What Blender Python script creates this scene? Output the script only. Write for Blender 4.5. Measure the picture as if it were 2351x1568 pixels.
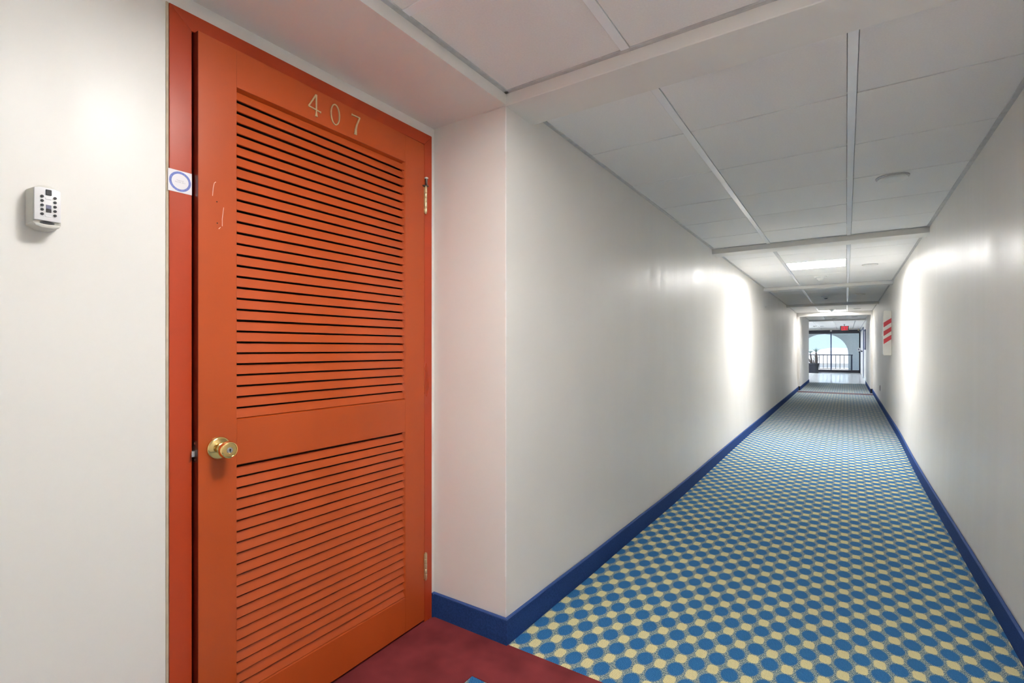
import bpy, bmesh, math, random
from mathutils import Vector, Matrix

for o in list(bpy.data.objects):
    bpy.data.objects.remove(o, do_unlink=True)
SC = bpy.context.scene
COL = SC.collection
random.seed(7)
R = math.radians

# ------------------------------------------------------------------ camera
cam_d = bpy.data.cameras.new('camera')
cam = bpy.data.objects.new('camera', cam_d)
COL.objects.link(cam)
cam.location = (0, 0, 1.19)
cam.rotation_euler = (R(90), 0, R(33.857))
cam_d.sensor_fit = 'HORIZONTAL'
cam_d.sensor_width = 36
cam_d.lens = 1144 / 2351 * 36
cam_d.shift_y = 17 / 2351
cam_d.clip_start = 0.02
cam_d.clip_end = 2000
SC.camera = cam

# ------------------------------------------------------------------ sky, sun, exposure
W = bpy.data.worlds.new('sky')
SC.world = W
W.use_nodes = True
wn = W.node_tree.nodes
wl = W.node_tree.links
bgn = wn['Background']
tcw = wn.new('ShaderNodeTexCoord')
sepw = wn.new('ShaderNodeSeparateXYZ')
wl.new(tcw.outputs['Generated'], sepw.inputs[0])
crw = wn.new('ShaderNodeValToRGB')
crw.color_ramp.elements[0].position = 0.0
crw.color_ramp.elements[0].color = (0.66, 0.86, 1.0, 1)
crw.color_ramp.elements[1].position = 0.6
crw.color_ramp.elements[1].color = (0.22, 0.46, 0.92, 1)
wl.new(sepw.outputs[2], crw.inputs[0])
wl.new(crw.outputs[0], bgn.inputs[0])
bgn.inputs[1].default_value = 0.21
sun_d = bpy.data.lights.new('sun', 'SUN')
sun_d.energy = 1.0
sun_d.angle = R(0.6)
sun_d.color = (1.0, 0.96, 0.9)
sun = bpy.data.objects.new('sun', sun_d)
COL.objects.link(sun)
sun.rotation_euler = (R(42), 0, R(-40))
sun.location = (-10, 20, 30)

LAMP = {'near': 5.7, 'mid': 12.3, 'far': 7.5, 'lobby': 18.0, 'behind': 13.0}  # behind and lobby lamps are added out of view for extra brightness
LAMP_COL = (1.0, 0.985, 0.96)

SC.view_settings.view_transform = 'Standard'
SC.view_settings.look = 'None'
SC.view_settings.gamma = 1.0
SC.view_settings.exposure = 2.62
SC.view_settings.use_curve_mapping = False
SC.cycles.max_bounces = 6
SC.cycles.diffuse_bounces = 5
SC.cycles.glossy_bounces = 3
SC.cycles.transmission_bounces = 2
SC.cycles.transparent_max_bounces = 6
SC.cycles.use_adaptive_sampling = True
SC.cycles.adaptive_threshold = 0.03
SC.cycles.adaptive_min_samples = 32
SC.cycles.sample_clamp_indirect = 6.0
SC.cycles.caustics_reflective = False
SC.cycles.caustics_refractive = False

# ------------------------------------------------------------------ material helpers
MATS = {}


def nodes_of(name):
    m = bpy.data.materials.new(name)
    m.use_nodes = True
    t = m.node_tree
    return m, t, t.nodes['Principled BSDF']


def lnk(t, a, b):
    t.links.new(a, b)


def mth(t, op, a, b=None, c=None):
    n = t.nodes.new('ShaderNodeMath')
    n.operation = op
    for i, v in enumerate((a, b, c)):
        if v is None:
            continue
        if isinstance(v, (int, float)):
            n.inputs[i].default_value = v
        else:
            lnk(t, v, n.inputs[i])
    return n.outputs[0]


def mixc(t, f, a, b):
    n = t.nodes.new('ShaderNodeMix')
    n.data_type = 'RGBA'
    for s, v in ((n.inputs[0], f), (n.inputs[6], a), (n.inputs[7], b)):
        if isinstance(v, (int, float)):
            s.default_value = v
        elif isinstance(v, tuple):
            s.default_value = (*v, 1) if len(v) == 3 else v
        else:
            lnk(t, v, s)
    return n.outputs[2]


def coords(t, scale=(1, 1, 1), kind='Object'):
    tc = t.nodes.new('ShaderNodeTexCoord')
    mp = t.nodes.new('ShaderNodeMapping')
    mp.inputs['Scale'].default_value = scale
    lnk(t, tc.outputs[kind], mp.inputs['Vector'])
    return mp.outputs[0]


def noise(t, vec, scale, detail=3, rough=0.5):
    n = t.nodes.new('ShaderNodeTexNoise')
    n.inputs['Scale'].default_value = scale
    n.inputs['Detail'].default_value = detail
    n.inputs['Roughness'].default_value = rough
    if vec is not None:
        lnk(t, vec, n.inputs['Vector'])
    return n.outputs['Fac']


def ramp(t, f, a, b, va=0.0, vb=1.0):
    n = t.nodes.new('ShaderNodeMapRange')
    n.inputs['From Min'].default_value = a
    n.inputs['From Max'].default_value = b
    n.inputs['To Min'].default_value = va
    n.inputs['To Max'].default_value = vb
    lnk(t, f, n.inputs['Value'])
    return n.outputs[0]


def bump(t, h, strength, dist=0.002):
    n = t.nodes.new('ShaderNodeBump')
    n.inputs['Strength'].default_value = strength
    n.inputs['Distance'].default_value = dist
    lnk(t, h, n.inputs['Height'])
    return n.outputs[0]


def mat(name, col, rough=0.5, metal=0.0, var=0.06, nscale=12.0, stretch=(1, 1, 1), bmp=0.0, bscale=200.0,
        bdist=0.001, spec=0.5, rvar=0.0, coat=0.0, emit=None, estr=0.0):
    """paint / plastic / metal with a little mottling and fine relief"""
    m, t, p = nodes_of(name)
    v = coords(t, stretch)
    n1 = noise(t, v, nscale, 2)
    f = ramp(t, n1, 0.3, 0.7)
    c2 = tuple(max(0.0, c * (1 - var)) for c in col)
    c1 = tuple(min(1.0, c * (1 + var * 0.5)) for c in col)
    lnk(t, mixc(t, f, c2, c1), p.inputs['Base Color'])
    p.inputs['Metallic'].default_value = metal
    p.inputs['Specular IOR Level'].default_value = spec
    if rvar:
        lnk(t, ramp(t, n1, 0.3, 0.7, rough - rvar, rough + rvar), p.inputs['Roughness'])
    else:
        p.inputs['Roughness'].default_value = rough
    if coat:
        p.inputs['Coat Weight'].default_value = coat
        p.inputs['Coat Roughness'].default_value = 0.25
    if bmp:
        lnk(t, bump(t, noise(t, v, bscale, 1), bmp, bdist), p.inputs['Normal'])
    if emit:
        p.inputs['Emission Color'].default_value = (*emit, 1)
        p.inputs['Emission Strength'].default_value = estr
    MATS[name] = m
    return m


# wall paint: semi-gloss cream with faint vertical roller streaks
def wall_paint(name, col, along=1, rough=0.40):
    m, t, p = nodes_of(name)
    sc = [1.0, 1.0, 1.0]
    sc[2] = 0.06
    v = coords(t, tuple(sc))
    v2 = coords(t)
    streak = noise(t, v, 9.0, 2, 0.55)
    mott = noise(t, v2, 2.3, 1)
    f = mth(t, 'MULTIPLY', ramp(t, mott, 0.3, 0.7), 1.0)
    c = mixc(t, f, tuple(x * 0.965 for x in col), col)
    lnk(t, c, p.inputs['Base Color'])
    lnk(t, ramp(t, streak, 0.3, 0.7, rough - 0.05, rough + 0.06), p.inputs['Roughness'])
    n = t.nodes.new('ShaderNodeBump')
    n.inputs['Strength'].default_value = 0.2
    n.inputs['Distance'].default_value = 0.012
    lnk(t, streak, n.inputs['Height'])
    lnk(t, n.outputs[0], p.inputs['Normal'])
    MATS[name] = m
    return m


def srgb(r, g, b):
    f = lambda c: (c / 255 / 12.92) if c / 255 <= 0.04045 else ((c / 255 + 0.055) / 1.055) ** 2.4
    return (f(r), f(g), f(b))


WALLC = (0.80, 0.778, 0.742)
wall_paint('wall_paint', WALLC, 1)
mat('tile', (0.87, 0.86, 0.85), 0.85, var=0.03, nscale=160, bmp=0.25, bscale=420, bdist=0.0008)
mat('tbar', (0.93, 0.94, 0.96), 0.2, var=0.02)
mat('angle', (0.56, 0.56, 0.56), 0.4, var=0.10, nscale=30, bmp=0.3, bscale=90, bdist=0.002)
mat('plenum', (0.10, 0.10, 0.10), 0.9)
mat('door_paint', (0.47, 0.074, 0.013), 0.33, var=0.08, nscale=5, stretch=(1, 1, 0.35), bmp=0.05, bscale=60, rvar=0.05, bdist=0.002)
mat('casing_paint', (0.47, 0.050, 0.010), 0.32, var=0.10, nscale=6, stretch=(1, 1, 0.3), bmp=0.04, bscale=70, rvar=0.05, bdist=0.002)
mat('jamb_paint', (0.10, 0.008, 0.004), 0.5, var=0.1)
mat('shade_black', (0.010, 0.008, 0.008), 0.8)  # black standing in for shade behind the door, in gaps and holes
mat('brass', (0.83, 0.62, 0.26), 0.16, 1.0, var=0.06, nscale=20)
mat('old_brass', (0.78, 0.66, 0.40), 0.32, 0.75, var=0.15, nscale=40)
mat('steel', (0.66, 0.66, 0.68), 0.25, 1.0, var=0.1)
mat('dark_steel', (0.20, 0.18, 0.16), 0.35, 1.0)
mat('white_plastic', (0.78, 0.78, 0.76), 0.4, var=0.02)
mat('lockbox_body', (0.60, 0.585, 0.54), 0.45, var=0.03)
mat('lockbox_plate', (0.76, 0.755, 0.77), 0.35, var=0.02)
mat('black_plastic', (0.008, 0.008, 0.012), 0.35)
mat('screen_grey', (0.20, 0.20, 0.30), 0.25)
mat('paper', (0.80, 0.77, 0.80), 0.6, var=0.02)
mat('ink_blue', (0.20, 0.25, 0.62), 0.6, var=0.25, nscale=300)
mat('ink_grey', (0.42, 0.40, 0.42), 0.6)
mat('caulk', (0.52, 0.44, 0.32), 0.7, var=0.15, nscale=30)
mat('paint_chip', (0.80, 0.50, 0.42), 0.5)
mat('maroon_carpet', (0.235, 0.040, 0.044), 0.95, var=0.28, nscale=7, bmp=0.5, bscale=700, bdist=0.003, spec=0.1)
mat('navy_carpet', (0.022, 0.062, 0.22), 0.95, var=0.22, nscale=160, bmp=0.5, bscale=600, bdist=0.003, spec=0.15)
mat('navy_binding', (0.032, 0.085, 0.28), 0.8, var=0.1, nscale=100)
mat('black_base', (0.012, 0.011, 0.02), 0.5)
mat('dark_frame', (0.022, 0.022, 0.035), 0.4)
mat('blue_frame', (0.03, 0.06, 0.16), 0.4)
mat('red_paint', (0.40, 0.012, 0.025), 0.4)
mat('red_glow', (0.6, 0.02, 0.03), 0.4, emit=(1.0, 0.03, 0.06), estr=0.2)
mat('exit_housing', (0.14, 0.13, 0.12), 0.5)
mat('floor_tile', (0.74, 0.745, 0.76), 0.16, var=0.04, nscale=3)
mat('grout', (0.45, 0.45, 0.46), 0.8)
mat('pot', (0.016, 0.019, 0.03), 0.45, var=0.1)
mat('soil', (0.03, 0.022, 0.016), 0.95, bmp=0.6, bscale=60, bdist=0.01)
mat('trunk', (0.06, 0.048, 0.045), 0.85, var=0.35, nscale=40, stretch=(1, 1, 3), bmp=0.7, bscale=40, bdist=0.01)
mat('leaf', (0.10, 0.155, 0.13), 0.5, var=0.3, nscale=10)
mat('stucco', (0.88, 0.88, 0.86), 0.9, var=0.05, bmp=0.4, bscale=60, bdist=0.004)
mat('concrete', (0.55, 0.54, 0.52), 0.9, var=0.08)
mat('rail_iron', (0.08, 0.085, 0.11), 0.5)
mat('ground', (0.70, 0.66, 0.60), 0.95, var=0.12, nscale=0.05)
mat('far_wall', (0.82, 0.80, 0.77), 0.9, var=0.05, nscale=0.4)
mat('far_roof', (0.74, 0.70, 0.68), 0.9, var=0.08, nscale=0.5)
mat('far_hill', (0.70, 0.70, 0.72), 0.95, var=0.10, nscale=0.02)
mat('tree_leaf', (0.30, 0.34, 0.24), 0.9, var=0.3, nscale=1.5)
mat('sensor_dark', (0.01, 0.01, 0.012), 0.2)

MATS['red_glow'].cycles.emission_sampling = 'NONE'

# glass pane: clear with a mirror-like sheen that grows at grazing angles
m, t, p = nodes_of('glass')
t.nodes.remove(p)
tr = t.nodes.new('ShaderNodeBsdfTransparent')
tr.inputs[0].default_value = (0.95, 0.97, 0.98, 1)
gl = t.nodes.new('ShaderNodeBsdfGlossy')
gl.inputs['Roughness'].default_value = 0.02
fr = t.nodes.new('ShaderNodeFresnel')
fr.inputs[0].default_value = 1.45
mx = t.nodes.new('ShaderNodeMixShader')
lnk(t, fr.outputs[0], mx.inputs[0])
lnk(t, tr.outputs[0], mx.inputs[1])
lnk(t, gl.outputs[0], mx.inputs[2])
lnk(t, mx.outputs[0], t.nodes['Material Output'].inputs[0])
MATS['glass'] = m


def lamp_mat(name, strength, col):
    """prismatic lens: brightest under the lamp at its centre"""
    m, t, p = nodes_of(name)
    tc = t.nodes.new('ShaderNodeTexCoord')
    ln = t.nodes.new('ShaderNodeVectorMath')
    ln.operation = 'LENGTH'
    lnk(t, tc.outputs['Object'], ln.inputs[0])
    r2 = mth(t, 'POWER', mth(t, 'DIVIDE', ln.outputs['Value'], 0.105), 2.0)
    g = mth(t, 'EXPONENT', mth(t, 'MULTIPLY', r2, -1.0))
    p.inputs['Base Color'].default_value = (0.85, 0.85, 0.85, 1)
    p.inputs['Emission Color'].default_value = (*col, 1)
    lnk(t, mth(t, 'MULTIPLY_ADD', g, strength * 6.2, strength * 0.40), p.inputs['Emission Strength'])
    MATS[name] = m


for k, s in LAMP.items():
    lamp_mat('lens_' + k, s, (0.86, 0.94, 1.0) if k == 'lobby' else LAMP_COL)


# woven carpet: blue hexagons and cream squares alternating on a stippled ground
def carpet():
    m, t, p = nodes_of('pattern_carpet')
    tc = t.nodes.new('ShaderNodeTexCoord')
    sp = t.nodes.new('ShaderNodeSeparateXYZ')
    lnk(t, tc.outputs['Object'], sp.inputs[0])
    x, y = sp.outputs[0], sp.outputs[1]
    wob = noise(t, tc.outputs['Object'], 330, 1)
    wob = mth(t, 'MULTIPLY', mth(t, 'SUBTRACT', wob, 0.5), 0.22)
    u = mth(t, 'ADD', mth(t, 'DIVIDE', mth(t, 'ADD', x, 0.93), 0.0575), wob)
    v = mth(t, 'ADD', mth(t, 'DIVIDE', mth(t, 'SUBTRACT', y, 1.726), 0.0755), wob)
    pp = mth(t, 'MULTIPLY', mth(t, 'ADD', u, v), 0.5)
    qq = mth(t, 'MULTIPLY', mth(t, 'SUBTRACT', u, v), 0.5)

    def cell(off, hu, hv, e):
        P = mth(t, 'SUBTRACT', mth(t, 'FRACT', mth(t, 'ADD', pp, off)), 0.5)
        Q = mth(t, 'SUBTRACT', mth(t, 'FRACT', mth(t, 'ADD', qq, off)), 0.5)
        du = mth(t, 'DIVIDE', mth(t, 'ABSOLUTE', mth(t, 'ADD', P, Q)), hu)
        dv = mth(t, 'DIVIDE', mth(t, 'ABSOLUTE', mth(t, 'SUBTRACT', P, Q)), hv)
        s = mth(t, 'ADD', mth(t, 'POWER', du, e), mth(t, 'POWER', dv, e))
        return ramp(t, s, 0.85, 1.15, 1.0, 0.0)

    blue = cell(0.0, 0.51, 0.57, 1.9)
    yel = cell(0.5, 0.34, 0.38, 3.2)
    # yarn loops
    wv = t.nodes.new('ShaderNodeTexWave')
    wv.wave_type = 'BANDS'
    wv.bands_direction = 'DIAGONAL'
    wv.inputs['Scale'].default_value = 75
    wv.inputs['Distortion'].default_value = 2.5
    wv.inputs['Detail'].default_value = 1
    wv.inputs['Detail Scale'].default_value = 2.0
    lnk(t, tc.outputs['Object'], wv.inputs['Vector'])
    loop = wv.outputs['Fac']
    st = noise(t, coords(t, (1.6, 0.7, 1)), 260, 1)
    stip = ramp(t, st, 0.44, 0.56)
    ground = mixc(t, stip, (0.055, 0.14, 0.20), (0.47, 0.50, 0.42))
    bl = mixc(t, loop, (0.016, 0.115, 0.31), (0.042, 0.21, 0.47))
    ye = mixc(t, loop, (0.62, 0.55, 0.27), (0.84, 0.76, 0.43))
    c = mixc(t, blue, ground, bl)
    c = mixc(t, yel, c, ye)
    lnk(t, c, p.inputs['Base Color'])
    p.inputs['Roughness'].default_value = 0.95
    p.inputs['Specular IOR Level'].default_value = 0.12
    p.inputs['Sheen Weight'].default_value = 0.03
    p.inputs['Sheen Roughness'].default_value = 0.5
    lnk(t, bump(t, mth(t, 'ADD', loop, st), 0.35, 0.003), p.inputs['Normal'])
    MATS['pattern_carpet'] = m


carpet()


# ------------------------------------------------------------------ mesh helpers
class MB:
    def __init__(self):
        self.v = []
        self.f = []

    def box(self, x0, x1, y0, y1, z0, z1):
        b = len(self.v)
        self.v += [(x0, y0, z0), (x1, y0, z0), (x1, y1, z0), (x0, y1, z0), (x0, y0, z1), (x1, y0, z1), (x1, y1, z1), (x0, y1, z1)]
        self.f += [tuple(b + i for i in q) for q in ((3, 2, 1, 0), (4, 5, 6, 7), (0, 1, 5, 4), (1, 2, 6, 5), (2, 3, 7, 6), (3, 0, 4, 7))]
        return self

    def prism(self, pts, a0, a1, fn):
        """pts: 2D outline; fn(p, q, a) -> xyz; extruded from a0 to a1"""
        b = len(self.v)
        n = len(pts)
        self.v += [fn(p[0], p[1], a0) for p in pts] + [fn(p[0], p[1], a1) for p in pts]
        self.f.append(tuple(b + i for i in range(n))[::-1])
        self.f.append(tuple(b + n + i for i in range(n)))
        for i in range(n):
            j = (i + 1) % n
            self.f.append((b + i, b + j, b + n + j, b + n + i))
        return self

    def lathe(self, prof, origin=(0, 0, 0), axis='z', seg=24):
        """prof: list of (radius, height)"""
        b = len(self.v)
        ox, oy, oz = origin
        for r, h in prof:
            for k in range(seg):
                a = 2 * math.pi * k / seg
                c, s = r * math.cos(a), r * math.sin(a)
                if axis == 'z':
                    self.v.append((ox + c, oy + s, oz + h))
                elif axis == 'y':
                    self.v.append((ox + c, oy + h, oz + s))
                else:
                    self.v.append((ox + h, oy + c, oz + s))
        n = len(prof)
        for i in range(n - 1):
            for k in range(seg):
                k2 = (k + 1) % seg
                self.f.append((b + i * seg + k, b + i * seg + k2, b + (i + 1) * seg + k2, b + (i + 1) * seg + k))
        self.f.append(tuple(b + k for k in range(seg))[::-1])
        self.f.append(tuple(b + (n - 1) * seg + k for k in range(seg)))
        return self

    def tube(self, pts, radii, seg=10):
        b = len(self.v)
        n = len(pts)
        P = [Vector(q) for q in pts]
        for i in range(n):
            d = (P[min(i + 1, n - 1)] - P[max(i - 1, 0)]).normalized()
            up = Vector((0, 1, 0)) if abs(d.y) < 0.9 else Vector((1, 0, 0))
            e1 = d.cross(up).normalized()
            e2 = d.cross(e1).normalized()
            for k in range(seg):
                a = 2 * math.pi * k / seg
                q = P[i] + radii[i] * (math.cos(a) * e1 + math.sin(a) * e2)
                self.v.append(tuple(q))
        for i in range(n - 1):
            for k in range(seg):
                k2 = (k + 1) % seg
                self.f.append((b + i * seg + k, b + i * seg + k2, b + (i + 1) * seg + k2, b + (i + 1) * seg + k))
        self.f.append(tuple(b + k for k in range(seg))[::-1])
        self.f.append(tuple(b + (n - 1) * seg + k for k in range(seg)))
        return self

    def mesh(self, name, bev=0.0, seg=2, smooth=False):
        me = bpy.data.meshes.new(name)
        me.from_pydata(self.v, [], self.f)
        bm = bmesh.new()
        bm.from_mesh(me)
        bmesh.ops.recalc_face_normals(bm, faces=bm.faces)
        if bev:
            ed = [e for e in bm.edges if len(e.link_faces) == 2 and e.calc_face_angle(0) > 0.6]
            bmesh.ops.bevel(bm, geom=ed, offset=bev, segments=seg, affect='EDGES', profile=0.5, clamp_overlap=True)
        if smooth:
            for f in bm.faces:
                f.smooth = True
            for e in bm.edges:
                if len(e.link_faces) == 2 and e.calc_face_angle(0) > 0.7:
                    e.smooth = False
        bm.to_mesh(me)
        bm.free()
        return me


def put(name, me, material, parent=None, loc=None, rot=None):
    o = bpy.data.objects.new(name, me)
    COL.objects.link(o)
    if me is not None and material is not None and not me.materials:
        me.materials.append(MATS[material])
    if parent is not None:
        o.parent = parent
    if loc is not None:
        o.location = loc
    if rot is not None:
        o.rotation_euler = rot
    return o


def empty(name, loc=(0, 0, 0), rot=(0, 0, 0)):
    o = bpy.data.objects.new(name, None)
    COL.objects.link(o)
    o.location = loc
    o.rotation_euler = rot
    o.empty_display_size = 0.1
    return o


def tag(o, label, cat, group=None):
    o['label'] = label
    o['category'] = cat
    if group:
        o['group'] = group
    return o


def struct(o, label=None, cat=None):
    o['kind'] = 'structure'
    if label:
        o['label'] = label
    if cat:
        o['category'] = cat
    return o


def sbox(name, material, label, cat, *boxes, bev=0.0, parent=None):
    mb = MB()
    for b in boxes:
        mb.box(*b)
    o = put(name, mb.mesh(name, bev), material, parent)
    if parent is None:
        struct(o, label, cat)
    return o


def lerp(tab, y):
    if y <= tab[0][0]:
        return tab[0][1]
    for (a, va), (b, vb) in zip(tab, tab[1:]):
        if y <= b:
            s = (y - a) / (b - a)
            s = s * s * (3 - 2 * s)
            return va + (vb - va) * s
    return tab[-1][1]


# ------------------------------------------------------------------ dimensions
CZ = 2.217          # ceiling tile plane
BZ = 2.168          # beam underside
XD = -1.53          # door wall plane
YC = 1.655          # corner of the alcove
XL = lambda y: -1.14 - 0.045 * max(0.0, y - YC) / 14.8
XR = lambda y: 0.578 + 0.012 * max(0.0, y) / 16.0
BOWL = [(1.655, 0.0), (2.6, 0.022), (4.0, 0.044), (6.7, 0.035), (11, 0.04), (16.45, 0.045)]
BOWR = [(-6, 0.0), (1.0, 0.012), (2.6, 0.020), (5.7, 0.028), (8.6, 0.0), (17, 0.0)]
BH = 0.106          # baseboard height
Y_PIER = 16.45
Y_LOB = 20.7
Y_WIN = 30.3

# ------------------------------------------------------------------ floor
sbox('floor', 'pattern_carpet', 'corridor floor of blue and cream woven patterned carpet', 'floor',
     (-1.75, 0.75, -6.0, Y_LOB - 0.03, -0.15, 0.0))
mb = MB()
mb.box(XD - 0.2, -1.13, -0.6, 1.424, -0.05, 0.003)
mb.box(XD - 0.2, 0.60, 1.424, 1.652, -0.05, 0.003)
struct(put('floor_doorway', mb.mesh('floor_doorway'), 'maroon_carpet'), 'maroon plush carpet in the doorway recess and band across corridor', 'carpet')
mat('dull_maroon', (0.15, 0.105, 0.12), 0.95, var=0.2, spec=0.1)
sbox('floor_band', 'dull_maroon', 'narrow maroon carpet band across far end of corridor', 'carpet',
     (-1.25, 0.62, 15.75, 16.2, -0.05, 0.003))
lobby = sbox('floor_lobby', 'grout', 'glossy white tiled floor of the lobby by the window', 'floor',
             (-5.2, 0.8, Y_LOB - 0.03, Y_WIN + 0.05, -0.15, -0.004))
tme = MB().box(-0.298, 0.298, -0.298, 0.298, -0.02, 0.0).mesh('floor_tile', 0.0015, 1)
for i in range(9):
    for j in range(16):
        put('floor_tile', tme, 'floor_tile', lobby, (0.28 - 0.6 * i, Y_LOB + 0.27 + 0.6 * j, 0))

# ------------------------------------------------------------------ walls


def wavy_wall(name, xf, bow, sgn, xb, y0, y1, n, label):
    """solid wall whose room face swells slightly near the floor"""
    ys = [y0 + (y1 - y0) * i / n for i in range(n + 1)]
    zs = [-0.1, 0.0, 0.06, BH, 0.2, 0.35, 0.55, 0.8, 1.2, 1.7, 2.5]
    mb = MB()
    for y in ys:
        for z in zs:
            k = max(0.0, 1 - max(z, 0) / 0.85) ** 2
            mb.v.append((xf(y) + sgn * lerp(bow, y) * k, y, z))
        for z in (2.5, -0.1):
            mb.v.append((xb, y, z))
    c = len(zs) + 2
    for i in range(n):
        for k in range(c):
            k2 = (k + 1) % c
            mb.f.append((i * c + k, i * c + k2, (i + 1) * c + k2, (i + 1) * c + k))
    mb.f.append(tuple(range(c))[::-1])
    mb.f.append(tuple(n * c + k for k in range(c)))
    me = mb.mesh(name, 0, smooth=True)
    return struct(put(name, me, 'wall_paint'), label, 'wall')


wavy_wall('wall_left', XL, BOWL, 1, -2.05, YC, Y_PIER + 0.02, 40, 'long cream corridor wall beyond the red door')
wavy_wall('wall_right', XR, BOWR, -1, 0.85, -6.0, Y_PIER + 0.02, 50, 'long cream corridor wall carrying the striped cabinet')
sbox('wall_door', 'wall_paint', 'cream wall holding the red louvered door and key safe', 'wall',
     (XD - 0.16, XD, -0.6, 0.640, -0.1, 2.5), (XD - 0.16, XD, 0.640, 1.612, 2.105, 2.5), (XD - 0.16, XD, 1.612, YC + 0.01, -0.1, 2.5))
sbox('wall_closet', 'shade_black', 'unlit space behind the red louvered door', 'wall',
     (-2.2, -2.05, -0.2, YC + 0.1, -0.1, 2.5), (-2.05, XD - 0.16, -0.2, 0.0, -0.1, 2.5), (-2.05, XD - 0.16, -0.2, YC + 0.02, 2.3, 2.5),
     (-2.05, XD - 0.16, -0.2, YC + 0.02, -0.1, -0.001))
sbox('wall_left_behind', 'wall_paint', 'corridor wall behind the viewpoint', 'wall', (-1.9, -1.14, -6.0, -0.6, -0.1, 2.5))  # unseen wall, lengthened to keep the rear lamp off the door wall
sbox('wall_back', 'wall_paint', 'end wall of the corridor behind the viewpoint', 'wall', (-1.9, 0.85, -6.15, -6.0, -0.1, 2.5))
sbox('wall_pier_left', 'wall_paint', 'cream pier narrowing the corridor before the lobby, potted plant side', 'wall',
     (-2.05, -1.112, Y_PIER, Y_LOB, -0.1, 2.5))
sbox('wall_pier_right', 'wall_paint', 'cream pier narrowing the corridor before the lobby, cabinet side', 'wall',
     (0.548, 0.85, Y_PIER, Y_LOB, -0.1, 2.5))
sbox('wall_lobby_right', 'wall_paint', 'lobby side wall with the dark door frame', 'wall', (0.585, 0.85, Y_LOB, Y_WIN + 0.1, -0.1, 2.5))
sbox('wall_lobby_left', 'wall_paint', 'far side wall of the lobby', 'wall', (-5.3, -5.15, Y_LOB - 0.1, Y_WIN + 0.1, -0.1, 2.5))
sbox('wall_lobby_near', 'wall_paint', 'lobby wall flanking the corridor mouth', 'wall', (-5.3, -2.05, Y_LOB - 0.15, Y_LOB, -0.1, 2.5))
sbox('wall_window_head', 'wall_paint', 'pale strip of wall above the lobby window', 'wall', (-5.2, 0.60, Y_WIN, Y_WIN + 0.12, 2.15, 2.5))

# soffit over the doorway recess and ceiling beams
sbox('ceiling_recess', 'wall_paint', 'lowered cream soffit above the red door', 'ceiling', (-1.72, -1.137, -0.62, YC, BZ + 0.003, 2.5))
BEAMS = [(-2.4, -2.19, BZ), (1.652, 1.862, BZ), (5.43, 5.64, BZ), (9.37, 9.57, BZ), (13.35, 13.55, BZ), (16.43, 16.64, 2.112), (20.7, 20.9, BZ)]
BNAMES = ['behind the viewpoint', 'above the doorway corner, closest to the door', 'second along the corridor', 'just past the first lit panel',
          'before the far lit panel', 'resting on the two piers', 'at the mouth of the lobby']
for (y0, y1, z), nm in zip(BEAMS, BNAMES):
    xa = -5.2 if y0 > 20 else -1.25
    sbox('ceiling_beam', 'wall_paint', 'cream drop beam across the ceiling, ' + nm, 'beam', (xa, 0.62, y0, y1, z, 2.45), bev=0.003)

# ------------------------------------------------------------------ ceiling with tiles
ceil = sbox('ceiling', 'plenum', 'suspended ceiling of pale square tiles in metal strips', 'ceiling', (-5.3, 0.85, -6.1, Y_WIN + 0.2, 2.32, 2.5))
XB1, XB2, BW = -0.6305, 0.019, 0.031     # the two long bars
G = 0.0036
BAYS = [
    (-6.0, -2.4, [-5.6, -4.99, -4.38, -3.77, -3.16, -2.55], (-4.38, 'behind')),
    (-2.19, 1.652, [-1.964, -1.354, -0.744, -0.134, 0.476, 1.086], (0.476, 'near')),
    (1.862, 5.43, [2.44, 3.05, 3.66, 4.27, 4.88], None),
    (5.64, 9.37, [6.22, 6.83, 7.44, 8.05, 8.66, 9.27], (6.83, 'mid')),
    (9.57, 13.35, [10.15, 10.76, 11.37, 11.98, 12.59, 13.20], None),
    (13.55, 16.43, [13.89, 14.5, 15.11, 15.72, 16.33], (15.72, 'far')),
    (16.64, 20.7, [17.2, 17.81, 18.42, 19.03, 19.64, 20.25], None),
]
LIGHTS = []
MESHC = {}


def tile_mesh(w, h):
    k = (round(w, 3), round(h, 3))
    if k not in MESHC:
        MESHC[k] = MB().box(-w / 2, w / 2, -h / 2, h / 2, 0, 0.014).mesh('ceiling_tile', 0.0012, 1)
    return MESHC[k]


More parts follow.
